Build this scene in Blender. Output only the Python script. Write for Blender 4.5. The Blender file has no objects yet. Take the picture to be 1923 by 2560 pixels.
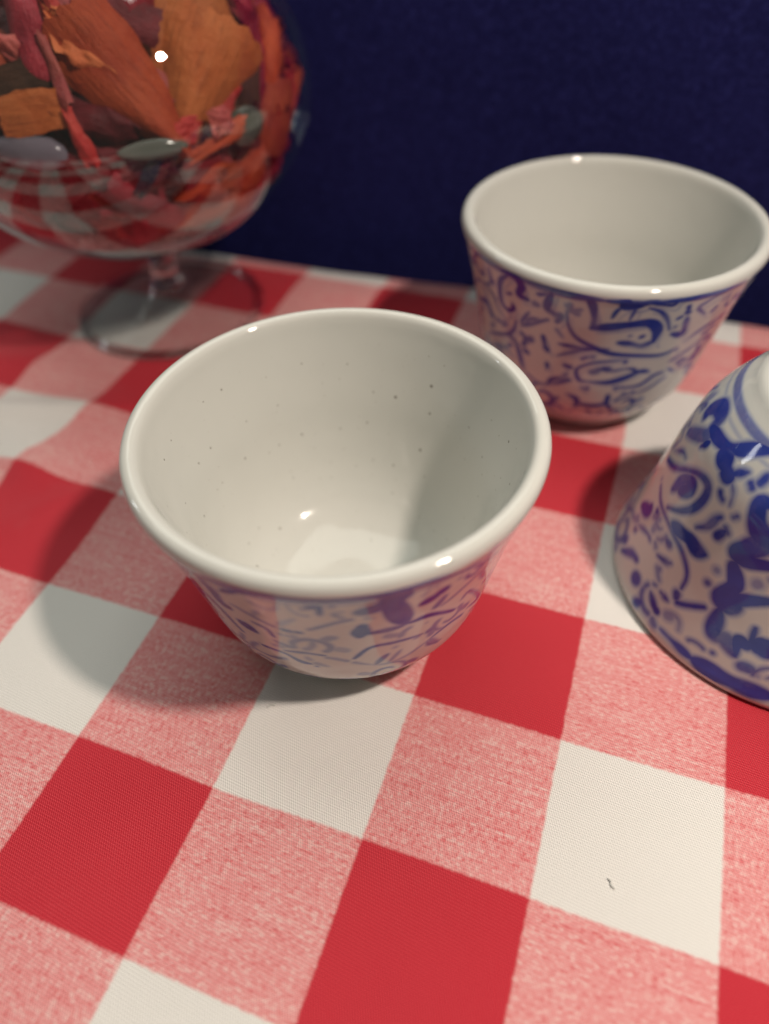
import bpy, bmesh, math, random
import numpy as np
from mathutils import Vector, Matrix

# ------------------------------------------------------------------ camera, world, lamps
S = 0.0254                      # one gingham check = 25.4 mm; all layout below is in checks
SC = bpy.context.scene
COL = SC.collection
cam_d = bpy.data.cameras.new('camera')
cam = bpy.data.objects.new('camera', cam_d)
COL.objects.link(cam)
SC.camera = cam
EYE = Vector((2.73084, -1.39222, 4.46947)) * S
RX = Vector((0.9426468, 0.3331555, -0.0205996))     # picture right
RY = Vector((0.2291539, -0.6907836, -0.6857890))    # picture down
RZ = Vector((-0.2427043, 0.6417363, -0.7275089))    # forward
cam.matrix_world = Matrix(((RX.x, -RY.x, -RZ.x, EYE.x), (RX.y, -RY.y, -RZ.y, EYE.y), (RX.z, -RY.z, -RZ.z, EYE.z), (0, 0, 0, 1)))
cam_d.sensor_fit = 'HORIZONTAL'
cam_d.sensor_width = 36.0
cam_d.lens = 34.105
cam_d.clip_start = 0.004
cam_d.clip_end = 20
cam_d.dof.use_dof = True
cam_d.dof.focus_distance = 4.5 * S
cam_d.dof.aperture_fstop = 10.0

W = bpy.data.worlds.new('World'); SC.world = W; W.use_nodes = True
bg = W.node_tree.nodes['Background']
bg.inputs['Color'].default_value = (0.95, 1.0, 0.88, 1)
bg.inputs['Strength'].default_value = 0.085

def aim(o, loc, tgt):
    o.location = loc
    o.rotation_euler = (Vector(tgt) - Vector(loc)).to_track_quat('-Z', 'Y').to_euler()

kd = bpy.data.lights.new('table_lamp_light', 'AREA'); kd.shape = 'DISK'; kd.size = 0.9 * S
kd.energy = 1.02; kd.color = (1.0, 0.86, 0.74)
key = bpy.data.objects.new('table_lamp_light', kd); COL.objects.link(key)
aim(key, Vector((8.5, 0.8, 12.1)) * S, Vector((1.0, 2.2, 0)) * S)
fd = bpy.data.lights.new('ceiling_light', 'AREA'); fd.shape = 'RECTANGLE'; fd.size = 75 * S; fd.size_y = 55 * S
fd.energy = 19.5; fd.color = (0.98, 1.0, 0.90)
fil = bpy.data.objects.new('ceiling_light', fd); COL.objects.link(fil)
aim(fil, Vector((-22, 33, 60)) * S, Vector((-22 , 32.9, 0)) * S)
sd_ = bpy.data.lights.new('lip_streak_light', 'AREA'); sd_.shape = 'RECTANGLE'; sd_.size = 1.4 * S; sd_.size_y = 4 * S  # small unseen panel, added to streak the front cup's left lip
sd_.energy = 0.13; sd_.color = (0.95, 0.97, 1.0)
streak = bpy.data.objects.new('lip_streak_light', sd_); COL.objects.link(streak)
aim(streak, Vector((-20, .2, 9.6)) * S, Vector((0.5, 0.7, 1.7)) * S)

SC.view_settings.view_transform = 'Standard'; SC.view_settings.look = 'None'
SC.view_settings.exposure = 0.0; SC.view_settings.gamma = 1.0; SC.view_settings.use_curve_mapping = False
SC.render.engine = 'CYCLES'
SC.cycles.use_denoising = True
try: SC.cycles.denoiser = 'OPENIMAGEDENOISE'
except Exception: pass
SC.cycles.max_bounces = 14; SC.cycles.transparent_max_bounces = 32; SC.cycles.transmission_bounces = 12
SC.cycles.sample_clamp_indirect = 6.0

# ------------------------------------------------------------------ helpers
def mesh_obj(name, verts, faces, mat, parent=None, loc=None, smooth=True):
    me = bpy.data.meshes.new(name)
    me.from_pydata([tuple(v) for v in verts], [], [tuple(f) for f in faces])
    if smooth: me.polygons.foreach_set('use_smooth', [True] * len(me.polygons))
    me.update()
    o = bpy.data.objects.new(name, me); COL.objects.link(o)
    if mat: me.materials.append(mat)
    if parent: o.parent = parent
    if loc is not None: o.location = loc
    return o

def thing(o, label, cat, group=None):
    o['label'] = label; o['category'] = cat
    if group: o['group'] = group
    return o

def empty(name, loc, label, cat, group=None):
    o = bpy.data.objects.new(name, None); COL.objects.link(o); o.location = loc; o.empty_display_size = 0.01
    return thing(o, label, cat, group)

def spline(pts, n):
    """Catmull-Rom (centripetal-free) through pts, n samples per span."""
    P = np.array(pts, float)
    if len(P) < 3:
        t = np.linspace(0, 1, n * (len(P) - 1) + 1)[:, None]
        return P[0] * (1 - t) + P[-1] * t
    Q = np.vstack([2 * P[0] - P[1], P, 2 * P[-1] - P[-2]])
    out = []
    for i in range(1, len(Q) - 2):
        t = np.linspace(0, 1, n, endpoint=False)[:, None]
        a, b, c, d = Q[i - 1], Q[i], Q[i + 1], Q[i + 2]
        out.append(.5 * (2 * b + (c - a) * t + (2 * a - 5 * b + 4 * c - d) * t * t + (3 * b - a - 3 * c + d) * t ** 3))
    out.append(P[-1:])
    return np.vstack(out)

def lathe(name, prof, n, mat, parent, attr=None, normals=None, cap=False):
    """Surface of revolution: prof = [(r,z)...] in checks, bottom/outer first; normals = analytic (nr,nz)."""
    prof = np.asarray(prof, float); m = len(prof)
    th = np.linspace(0, 2 * np.pi, n, endpoint=False)
    V = np.empty((m, n, 3))
    V[..., 0] = prof[:, 0:1] * np.cos(th); V[..., 1] = prof[:, 0:1] * np.sin(th); V[..., 2] = prof[:, 1:2]
    i = np.arange(m - 1)[:, None] * n; j = np.arange(n)[None]; j2 = (j + 1) % n
    F = np.stack([i + j, i + j2, i + n + j2, i + n + j], -1).reshape(-1, 4)
    me = bpy.data.meshes.new(name)
    nf = len(F)
    me.vertices.add(m * n); me.vertices.foreach_set('co', (V * S).ravel())
    me.loops.add(nf * 4); me.loops.foreach_set('vertex_index', F.ravel().astype(np.int32))
    me.polygons.add(nf); me.polygons.foreach_set('loop_start', np.arange(0, nf * 4, 4, dtype=np.int32))
    me.polygons.foreach_set('use_smooth', np.ones(nf, bool))
    me.update(calc_edges=True)
    if attr is not None:
        a = me.attributes.new('ink', 'FLOAT', 'POINT'); a.data.foreach_set('value', attr.ravel().astype(np.float32))
    if normals is not None:
        N = np.empty((m, n, 3)); nn = np.asarray(normals)
        N[..., 0] = nn[:, 0:1] * np.cos(th); N[..., 1] = nn[:, 0:1] * np.sin(th); N[..., 2] = nn[:, 1:2]
        me.normals_split_custom_set_from_vertices(N.reshape(-1, 3).tolist())
    if mat: me.materials.append(mat)
    o = bpy.data.objects.new(name, me); COL.objects.link(o)
    if parent: o.parent = parent
    return o

def nmat(name):
    m = bpy.data.materials.new(name); m.use_nodes = True
    nt = m.node_tree; b = nt.nodes['Principled BSDF']
    return m, nt, b

def node(nt, typ, **kw):
    n = nt.nodes.new(typ)
    for k, v in kw.items():
        if k in n.inputs.keys(): n.inputs[k].default_value = v
        else: setattr(n, k, v)
    return n

def math_(nt, op, a, b=None, c=None, clamp=False):
    n = nt.nodes.new('ShaderNodeMath'); n.operation = op; n.use_clamp = clamp
    for i, v in enumerate((a, b, c)):
        if v is None: continue
        if isinstance(v, (int, float)): n.inputs[i].default_value = v
        else: nt.links.new(v, n.inputs[i])
    return n.outputs[0]

def mix_(nt, fac, a, b):
    n = nt.nodes.new('ShaderNodeMix'); n.data_type = 'RGBA'
    for sock, v in ((n.inputs[0], fac), (n.inputs[6], a), (n.inputs[7], b)):
        if isinstance(v, (int, float)): sock.default_value = v
        elif isinstance(v, tuple): sock.default_value = (*v, 1) if len(v) == 3 else v
        else: nt.links.new(v, sock)
    return n.outputs[2]

def noise_(nt, vec, scale, detail=3, rough=.55):
    n = nt.nodes.new('ShaderNodeTexNoise'); n.inputs['Scale'].default_value = scale
    n.inputs['Detail'].default_value = detail; n.inputs['Roughness'].default_value = rough
    nt.links.new(vec, n.inputs['Vector'])
    return n.outputs['Fac']

def ramp_(nt, fac, lo, hi):
    n = nt.nodes.new('ShaderNodeMapRange'); n.interpolation_type = 'SMOOTHSTEP'
    nt.links.new(fac, n.inputs[0]); n.inputs[1].default_value = lo; n.inputs[2].default_value = hi
    return n.outputs[0]

def mapped(nt, sc, coord='Object', rot=(0, 0, 0)):
    tc = nt.nodes.new('ShaderNodeTexCoord'); mp = nt.nodes.new('ShaderNodeMapping')
    mp.inputs['Scale'].default_value = sc; mp.inputs['Rotation'].default_value = rot
    nt.links.new(tc.outputs[coord], mp.inputs['Vector'])
    return mp.outputs[0]

rng = np.random.default_rng(7)
random.seed(7)
# ------------------------------------------------------------------ traced data (layout in checks; strokes as width, [(angle deg, height)])
PIECES = [('fan', 'tan', (-0.732, 4.032, 2.561), (0.657, 0.484, -0.578), (0.246, 0.587, 0.772), 1.13, 0.874, 0.42, 'large tan orange fan-shaped wood flake at the centre of the glass, narrow end down'),
('disc', 'tan', (-0.936, 4.3, 3.03), (0.704, 0.254, -0.663), (0.272, 0.766, 0.583), 1.011, 0.923, 0.15, 'broad pale tan rounded wood flake at the top, behind the large fan-shaped flake'),
('fan', 'orange', (-1.087, 3.649, 2.725), (0.546, 0.677, 0.494), (-0.581, -0.118, 0.805), 1.146, 0.792, 0.34, 'bright orange wedge-shaped wood flake left of the large fan, its point aimed down right'),
('petal', 'peach', (-1.418, 3.676, 2.981), (0.452, 0.679, 0.579), (-0.718, -0.108, 0.687), 0.64, 0.363, 0.1, 'smooth light orange petal-shaped chip above the orange wedge flake'),
('rect', 'tan', (-1.753, 3.267, 2.616), (0.214, -0.214, -0.953), (0.867, 0.491, 0.084), 0.47, 0.299, 0.08, 'small square tan wood chip near the left edge, above the lavender pebble'),
('strip', 'orange', (-0.686, 4.066, 2.245), (0.296, 0.155, -0.942), (0.598, 0.739, 0.31), 0.563, 0.147, 0.15, 'short orange splinter lying just under the tip of the large fan flake'),
('petal', 'red', (-0.848, 3.825, 2.364), (0.425, 0.188, -0.885), (0.591, 0.683, 0.429), 0.339, 0.191, 0.3, 'small pinkish red curl between the two big orange flakes at their tips'),
('strip', 'red', (-1.442, 3.344, 2.442), (-0.801, -0.565, -0.197), (0.282, -0.066, -0.957), 0.4, 0.135, 0.3, 'narrow bright red strip right of the square tan chip'),
('curl', 'orange', (-0.528, 5.02, 2.521), (-0.506, -0.76, 0.407), (0.04, -0.492, -0.87), 0.899, 0.355, 0.7, 'orange curled shaving at the right edge beside the blue backdrop'),
('curl', 'burgundy', (-0.64, 5.047, 2.834), (-0.514, -0.844, 0.155), (0.298, -0.345, -0.89), 0.804, 0.426, 0.6, 'wine red curled petal at the upper right of the glass'),
('rect', 'rust', (-0.525, 4.828, 2.211), (-0.495, -0.763, 0.416), (-0.109, -0.42, -0.901), 0.609, 0.398, 0.3, 'rust red broad flake below the orange curled shaving'),
('petal', 'burgundy', (-0.579, 4.845, 1.825), (-0.398, -0.811, 0.429), (-0.285, -0.335, -0.898), 0.622, 0.383, 0.4, 'deep burgundy petal at the lower right, below the grey pebble'),
('strip', 'orange', (-0.631, 5.631, 2.174), (-0.251, -0.781, 0.572), (-0.057, -0.578, -0.814), 0.412, 0.155, 0.2, 'small orange chip hard against the right glass wall'),
('curl', 'burgundy', (-1.811, 3.58, 3.082), (-0.83, -0.548, -0.101), (0.342, -0.358, -0.869), 0.83, 0.524, 0.7, 'dark wine red curled petal in the upper left corner'),
('curl', 'pink', (-1.568, 3.447, 2.866), (-0.792, -0.585, -0.174), (0.364, -0.225, -0.904), 0.466, 0.191, 0.9, 'ruffled pink red curl beside the dark brown bark chip'),
('rect', 'brown', (-1.813, 3.408, 2.782), (0.314, -0.245, -0.917), (0.838, 0.526, 0.146), 0.52, 0.303, 0.1, 'dark brown ridged bark chip above the square tan chip'),
('petal', 'maroon', (-1.366, 3.522, 2.499), (-0.199, -0.421, -0.885), (0.804, 0.446, -0.393), 0.765, 0.51, 0.2, 'wide dark maroon petal under the orange wedge flake'),
('strip', 'red', (-1.615, 3.637, 3.123), (-0.712, -0.648, -0.269), (0.515, -0.223, -0.828), 0.861, 0.172, 0.7, 'long thin red ribbon curl at the top left'),
('rect', 'maroon', (-1.298, 3.958, 3.128), (0.012, -0.594, -0.805), (0.829, 0.455, -0.324), 0.607, 0.304, 0.3, 'dark maroon flake at the top between the ribbon curl and the tan flake'),
('petal', 'pink', (-0.638, 4.092, 2.382), (0.57, 0.478, -0.668), (0.338, 0.605, 0.721), 0.223, 0.223, 0.2, 'pale pink translucent scrap over the foot of the large fan flake'),
('petal', 'burgundy', (-0.618, 4.807, 2.641), (-0.593, -0.734, 0.333), (0.081, -0.465, -0.881), 0.693, 0.277, 0.5, 'narrow burgundy petal between the large fan and the right curls'),
('rect', 'brown', (-0.634, 4.563, 2.464), (-0.615, -0.724, 0.311), (0.007, -0.4, -0.916), 0.543, 0.272, 0.2, 'brown bark flake behind the right side of the large fan'),
('petal', 'burgundy', (-1.115, 3.617, 1.943), (-0.749, -0.613, 0.25), (-0.202, -0.148, -0.968), 0.648, 0.302, 0.3, 'upright magenta red petal below the flat grey pebble'),
('petal', 'orange', (-0.814, 3.991, 1.905), (0.204, 0.259, -0.944), (0.659, 0.677, 0.328), 0.573, 0.264, 0.3, 'orange pointed chip low in the glass, right of the magenta petal'),
('petal', 'rust', (-0.732, 4.376, 1.761), (0.299, 0.509, -0.807), (0.547, 0.602, 0.582), 0.691, 0.415, 0.3, 'rust red petal low at the right of the bowl'),
('strip', 'slate', (-1.065, 3.588, 2.127), (-0.582, -0.415, 0.7), (-0.511, -0.484, -0.711), 0.382, 0.11, 0.2, 'dark slate sliver leaning across the magenta petal'),
('rect', 'maroon', (-0.87, 3.933, 2.092), (-0.099, -0.193, -0.976), (0.703, 0.681, -0.206), 0.522, 0.305, 0.2, 'dark maroon flake just below the orange splinter'),
('petal', 'maroon', (-1.425, 3.396, 2.213), (-0.159, -0.241, -0.957), (0.822, 0.505, -0.264), 0.727, 0.299, 0.2, 'dark red petal low at the left of the flat grey pebble'),
('rect', 'rust', (-1.029, 4.008, 1.609), (-0.076, 0.156, -0.985), (0.724, 0.688, 0.052), 0.638, 0.228, 0.1, 'flat rust orange chip lying at the very bottom of the bowl'),
('petal', 'burgundy', (-0.523, 4.934, 2.022), (-0.454, -0.882, 0.127), (-0.045, -0.12, -0.992), 0.526, 0.287, 0.5, 'folded wine red petal right of the grey round pebble'),
('petal', 'pink', (-1.872, 3.479, 2.956), (-0.323, -0.588, -0.741), (0.843, 0.176, -0.508), 0.436, 0.262, 0.4, 'dusky pink petal under the upper left burgundy curl')]
PEBBLES = [('lavender', (-1.844, 3.181, 2.344), (-0.079, -0.16, -0.984), (0.933, 0.336, -0.13), 0.562, 0.268, 'pale lavender flat glass pebble near the left edge of the bowl'),
('grey', (-1.004, 3.611, 2.312), (0.052, -0.09, -0.995), (0.753, 0.658, -0.02), 0.554, 0.151, 'flat smoky grey glass pebble below the orange wedge flake'),
('grey', (-0.538, 4.353, 2.281), (0.223, 0.238, -0.945), (0.442, 0.84, 0.315), 0.363, 0.292, 'round smoky grey glass pebble right of the large fan flake'),
('grey', (-0.722, 5.061, 1.526), (0.198, -0.671, 0.715), (-0.463, -0.707, -0.535), 0.23, 0.11, 'tiny grey glass pebble low at the right of the bowl')]
STROKES_REAR = [(0.035,[(221.4,1.644),(235.1,1.663),(246.1,1.66),(256.7,1.673),(266.2,1.692),(275.5,1.723)]),
(0.025,[(275.6,1.711),(281.9,1.711),(291.5,1.704),(301.7,1.691),(313.3,1.677),(327.9,1.663)]),
(0.039,[(236.1,1.638),(242.6,1.664),(245.1,1.577),(243.4,1.485),(247.4,1.474)]),
(0.027,[(240.0,1.658),(235.4,1.557),(233.5,1.462),(233.4,1.305),(237.2,1.265),(240.2,1.316),(239.9,1.353)]),
(0.031,[(213.3,1.12),(221.7,1.176),(223.5,1.096),(225.8,1.07)]),
(0.023,[(219.6,0.843),(234.0,0.984),(239.3,1.083),(241.3,1.205)]),
(0.027,[(235.4,0.999),(240.2,0.964),(242.3,0.854),(244.5,0.695)]),
(0.035,[(257.5,1.662),(256.3,1.539),(255.6,1.456),(258.8,1.42),(261.1,1.415),(259.8,1.345)]),
(0.023,[(251.6,1.56),(256.2,1.597)]),
(0.02,[(262.4,1.658),(265.8,1.659),(269.1,1.657)]),
(0.031,[(269.2,1.674),(271.4,1.592),(273.1,1.46),(273.2,1.368)]),
(0.043,[(273.2,1.357),(280.0,1.389),(286.0,1.416),(292.8,1.434),(297.1,1.353),(297.9,1.223)]),
(0.031,[(298.2,1.233),(293.7,1.19),(288.7,1.216),(284.0,1.225)]),
(0.023,[(263.1,1.469),(264.4,1.335),(268.1,1.228),(275.6,1.153),(282.3,1.105),(293.8,1.082),(304.5,1.06),(311.0,1.102)]),
(0.02,[(279.1,1.478),(280.3,1.561),(283.7,1.606),(285.8,1.587),(285.3,1.467)]),
(0.039,[(277.8,1.684),(282.3,1.676),(282.4,1.604),(286.2,1.608),(289.6,1.646),(293.0,1.691)]),
(0.02,[(290.5,1.586),(295.3,1.54),(299.1,1.45),(302.1,1.336)]),
(0.023,[(290.7,1.662),(293.9,1.623),(298.4,1.601),(299.3,1.663),(301.8,1.688)]),
(0.031,[(304.0,1.287),(308.9,1.262),(308.5,1.348),(307.1,1.437)]),
(0.023,[(315.2,1.427),(310.0,1.52),(312.0,1.566),(315.2,1.604),(320.8,1.655)]),
(0.02,[(318.1,1.426),(319.4,1.475)]),
(0.02,[(312.6,1.156),(320.0,1.249),(329.6,1.307)]),
(0.02,[(318.1,1.032),(326.1,1.115)]),
(0.018,[(310.8,0.95),(315.6,1.007),(320.9,1.054)]),
(0.023,[(261.1,0.993),(268.2,1.08),(274.3,1.127),(281.1,1.146)]),
(0.023,[(261.4,1.125),(269.5,1.129),(274.3,1.127)]),
(0.027,[(254.3,1.158),(255.5,1.061),(257.0,1.008)]),
(0.02,[(256.9,0.895),(257.2,0.807)]),
(0.02,[(275.7,0.771),(272.1,0.781),(270.4,0.89),(275.6,0.978),(282.5,1.017),(290.3,1.043)]),
(0.031,[(275.7,0.771),(285.3,0.779),(292.5,0.836),(297.8,0.894),(301.7,0.881)]),
(0.02,[(284.6,0.906),(291.8,0.94),(296.9,0.897)]),
(0.02,[(288.8,0.72),(299.9,0.724),(305.9,0.818),(310.5,0.839)]),
(0.018,[(311.6,0.877),(317.3,0.793)]),
(0.027,[(267.9,0.588),(273.1,0.534),(273.0,0.422)]),
(0.027,[(272.5,0.489),(280.6,0.475),(287.0,0.511),(287.4,0.621)]),
(0.02,[(288.0,0.511),(291.4,0.425)])]
STROKES_INV = [(0.061,[(183.9,0.38),(181.5,0.333),(183.9,0.275),(190.4,0.273),(193.2,0.338),(193.5,0.4),(181.6,0.541)]),
(0.047,[(193.2,0.338),(201.1,0.329),(207.9,0.307),(212.3,0.265),(216.7,0.216),(221.7,0.177)]),
(0.027,[(198.6,0.385),(196.5,0.452)]),
(0.057,[(207.4,0.326),(210.4,0.363),(214.6,0.396),(217.0,0.414)]),
(0.032,[(213.0,0.419),(216.1,0.415),(218.2,0.363),(221.4,0.319)]),
(0.034,[(179.4,0.845),(190.0,0.746),(199.0,0.624),(206.4,0.547),(211.8,0.548),(213.7,0.617),(212.5,0.726),(208.1,0.836),(201.3,0.934)]),
(0.057,[(197.7,0.821),(200.0,0.723),(204.9,0.646),(206.1,0.686),(202.0,0.759)]),
(0.019,[(180.5,0.74),(188.5,0.625),(193.6,0.605)]),
(0.018,[(219.0,0.414),(222.2,0.46),(223.8,0.53)]),
(0.034,[(217.7,0.815),(221.2,0.738),(222.5,0.658),(223.7,0.625)]),
(0.054,[(208.3,0.961),(213.6,0.939),(218.0,0.918),(222.3,0.931),(225.9,0.912)]),
(0.024,[(189.4,0.944),(196.3,0.983),(205.4,0.988),(212.0,1.004),(217.4,1.025),(222.6,1.085),(224.9,1.152),(225.4,1.24)]),
(0.049,[(185.4,1.227),(192.4,1.152),(192.6,1.113)]),
(0.019,[(192.8,1.294),(200.0,1.225),(204.1,1.223)]),
(0.034,[(194.3,1.555),(200.1,1.448),(204.2,1.422)]),
(0.049,[(207.3,1.517),(210.8,1.502)]),
(0.027,[(210.4,1.225),(215.0,1.194),(217.0,1.166)]),
(0.032,[(217.1,1.459),(221.0,1.508),(223.3,1.523)]),
(0.024,[(220.1,1.387),(223.9,1.39)]),
(0.068,[(234.9,0.377),(232.3,0.404),(234.6,0.5),(237.6,0.549),(240.3,0.591),(237.4,0.683),(234.7,0.75),(238.4,0.765),(245.6,0.707)]),
(0.068,[(236.1,0.844),(239.6,0.949),(238.3,1.044),(238.3,1.091),(241.5,1.097),(242.9,1.03),(251.0,0.93)]),
(0.057,[(239.7,1.174),(241.0,1.322),(242.1,1.365),(245.5,1.338),(249.8,1.406)]),
(0.038,[(250.4,1.411),(249.0,1.296),(252.2,1.294),(251.4,1.157)]),
(0.068,[(254.7,1.26),(258.0,1.262)]),
(0.03,[(227.5,1.599),(234.9,1.604),(241.4,1.615)]),
(0.062,[(241.3,1.61),(247.1,1.613),(252.2,1.605),(257.2,1.601),(264.1,1.59)])]
STROKES_FRONT = [(0.031,[(260.1,1.679),(268.6,1.67),(278.2,1.668),(287.2,1.667),(295.9,1.667),(304.9,1.66),(314.5,1.644),(332.9,1.491)]),
(0.046,[(256.9,1.531),(257.6,1.413),(256.7,1.255),(259.0,1.23)]),
(0.025,[(262.0,1.5),(270.1,1.622),(275.5,1.637)]),
(0.046,[(259.5,1.062),(261.8,1.032),(264.1,0.995)]),
(0.022,[(265.6,1.15),(269.4,1.113),(270.7,1.016)]),
(0.027,[(283.1,1.513),(287.2,1.561),(287.2,1.449)]),
(0.025,[(274.2,1.17),(277.3,1.162),(280.4,1.165)]),
(0.069,[(297.0,1.459),(300.8,1.481),(304.0,1.518),(307.5,1.306),(309.7,1.161)]),
(0.08,[(303.8,1.591),(306.8,1.569)]),
(0.033,[(309.0,1.134),(302.7,1.137),(297.4,1.144)]),
(0.051,[(297.5,1.261),(296.6,1.111)]),
(0.046,[(313.2,1.362),(316.7,1.401),(319.4,1.45)]),
(0.027,[(310.6,1.148),(317.4,1.142),(327.5,1.006)]),
(0.022,[(263.8,0.793),(271.5,0.782),(276.3,0.705),(279.8,0.688)]),
(0.022,[(294.5,0.794),(299.7,0.93),(307.3,0.928),(316.4,0.902)]),
(0.018,[(272.1,0.831),(279.5,0.859),(285.3,0.846)]),
(0.022,[(329.5,1.097),(332.4,1.131),(343.2,0.811),(336.4,0.84)])]
# ------------------------------------------------------------------ materials
def gingham():
    m, nt, b = nmat('gingham_fabric')
    at = node(nt, 'ShaderNodeAttribute', attribute_name='weave')
    sep = nt.nodes.new('ShaderNodeSeparateXYZ'); nt.links.new(at.outputs['Vector'], sep.inputs[0])
    vec = at.outputs['Vector']
    def scaled(sx, sy):
        mp = nt.nodes.new('ShaderNodeMapping'); mp.inputs['Scale'].default_value = (sx, sy, 1)
        nt.links.new(vec, mp.inputs['Vector']); return mp.outputs[0]
    U, V = sep.outputs[0], sep.outputs[1]
    # printed edges wander a little, more along one side than the other
    wu = math_(nt, 'MULTIPLY', math_(nt, 'SUBTRACT', noise_(nt, scaled(1.5, 14), 1, 5, .7), .5), .028)
    wv = math_(nt, 'MULTIPLY', math_(nt, 'SUBTRACT', noise_(nt, scaled(14, 1.5), 1.3, 5, .75), .5), .038)
    fu = math_(nt, 'ADD', U, wu); fv = math_(nt, 'ADD', V, wv)
    def stripe(x):
        f = math_(nt, 'SUBTRACT', math_(nt, 'PINGPONG', math_(nt, 'ADD', x, .5), 1.0), .5)   # >0 in even checks
        return f
    def even(x):
        # distance-signed: +.5 at centre of red stripe
        s = math_(nt, 'PINGPONG', math_(nt, 'ADD', x, .5), 1.0)
        return ramp_(nt, s, .488, .512)
    eu, ev = even(fu), even(fv)
    both = math_(nt, 'MULTIPLY', eu, ev)
    anyv = math_(nt, 'MAXIMUM', eu, ev)
    # the half tone: red print broken by pale threads; flecks run with the stripe they belong to
    f1 = noise_(nt, scaled(46, 22), 1, 4, .75); f2 = noise_(nt, scaled(24, 48), 1, 4, .75)
    patch = noise_(nt, scaled(2.4, 2.4), 1, 3, .6)
    fle = math_(nt, 'ADD', math_(nt, 'MULTIPLY', math_(nt, 'MULTIPLY_ADD', ev, 0, f1), 1.0), 0)
    flm = nt.nodes.new('ShaderNodeMix'); nt.links.new(ev, flm.inputs[0]); nt.links.new(f1, flm.inputs[2]); nt.links.new(f2, flm.inputs[3])
    fl = math_(nt, 'ADD', flm.outputs[0], math_(nt, 'MULTIPLY', math_(nt, 'SUBTRACT', patch, .5), .2))
    cell = nt.nodes.new('ShaderNodeCombineXYZ')
    nt.links.new(math_(nt, 'FLOOR', math_(nt, 'MULTIPLY', U, 34)), cell.inputs[0]); nt.links.new(math_(nt, 'FLOOR', math_(nt, 'MULTIPLY', V, 60)), cell.inputs[1])
    wn = node(nt, 'ShaderNodeTexWhiteNoise', noise_dimensions='2D'); nt.links.new(cell.outputs[0], wn.inputs['Vector'])
    row = nt.nodes.new('ShaderNodeCombineXYZ'); nt.links.new(math_(nt, 'FLOOR', math_(nt, 'MULTIPLY', V, 60)), row.inputs[0]); nt.links.new(math_(nt, 'MULTIPLY', U, 1.2), row.inputs[1])
    rn = noise_(nt, row.outputs[0], 1.37, 1, .5)
    fl = math_(nt, 'ADD', fl, math_(nt, 'MULTIPLY', math_(nt, 'SUBTRACT', wn.outputs[0], .5), .16))
    fl = math_(nt, 'ADD', fl, math_(nt, 'MULTIPLY', math_(nt, 'SUBTRACT', rn, .5), .30))
    white = (0.80, 0.775, 0.745); pinkl = (0.78, 0.31, 0.31); pinkd = (0.68, 0.13, 0.14)
    big = noise_(nt, scaled(.8, .8), 1, 2, .5)
    red = mix_(nt, big, (0.52, 0.013, 0.030), (0.60, 0.020, 0.040))
    pk = mix_(nt, ramp_(nt, fl, .30, .52), (0.82, 0.50, 0.48), pinkl)
    pk = mix_(nt, math_(nt, 'MULTIPLY', ramp_(nt, fl, .53, .72), .8), pk, pinkd)
    col = mix_(nt, anyv, white, pk)
    col = mix_(nt, both, col, red)
    # faint grey smudges on the white
    sm = noise_(nt, scaled(1.7, 1.7), 1.0, 4, .6)
    col = mix_(nt, math_(nt, 'MULTIPLY', ramp_(nt, sm, .62, .85), .10), col, (0.35, 0.36, 0.34))
    # weave: fine twill cells, about 76 threads to the check
    def sn(x, k): return math_(nt, 'SINE', math_(nt, 'MULTIPLY', x, k))
    K = 2 * math.pi
    wob = math_(nt, 'MULTIPLY', math_(nt, 'SUBTRACT', noise_(nt, scaled(3, 3), 1, 2), .5), .05)
    a = math_(nt, 'ADD', math_(nt, 'MULTIPLY', U, 62), math_(nt, 'MULTIPLY', V, 24))
    a2 = math_(nt, 'SUBTRACT', math_(nt, 'MULTIPLY', V, 56), math_(nt, 'MULTIPLY', U, 6))
    th = math_(nt, 'MULTIPLY', sn(math_(nt, 'ADD', a, wob), K), sn(math_(nt, 'ADD', a2, wob), K))
    th = math_(nt, 'ADD', th, math_(nt, 'MULTIPLY', sn(a2, K), .4))
    col = mix_(nt, math_(nt, 'MULTIPLY', math_(nt, 'MULTIPLY', ramp_(nt, th, .15, 1.1), both), .20), col, (0.78, 0.20, 0.21))
    lift = math_(nt, 'MULTIPLY_ADD', th, .19, .95)
    hv = nt.nodes.new('ShaderNodeHueSaturation'); nt.links.new(lift, hv.inputs['Value']); nt.links.new(col, hv.inputs['Color'])
    nt.links.new(hv.outputs[0], b.inputs['Base Color'])
    bp = node(nt, 'ShaderNodeBump', Strength=.42, Distance=.00022)
    b.inputs['Sheen Roughness'].default_value = .4
    hsum = math_(nt, 'ADD', th, math_(nt, 'MULTIPLY', noise_(nt, scaled(40, 40), 1, 2), .8))
    nt.links.new(hsum, bp.inputs['Height'])
    nt.links.new(bp.outputs[0], b.inputs['Normal'])
    b.inputs['Roughness'].default_value = .52
    b.inputs['Specular IOR Level'].default_value = .35
    b.inputs['Sheen Weight'].default_value = .08
    return m

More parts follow.
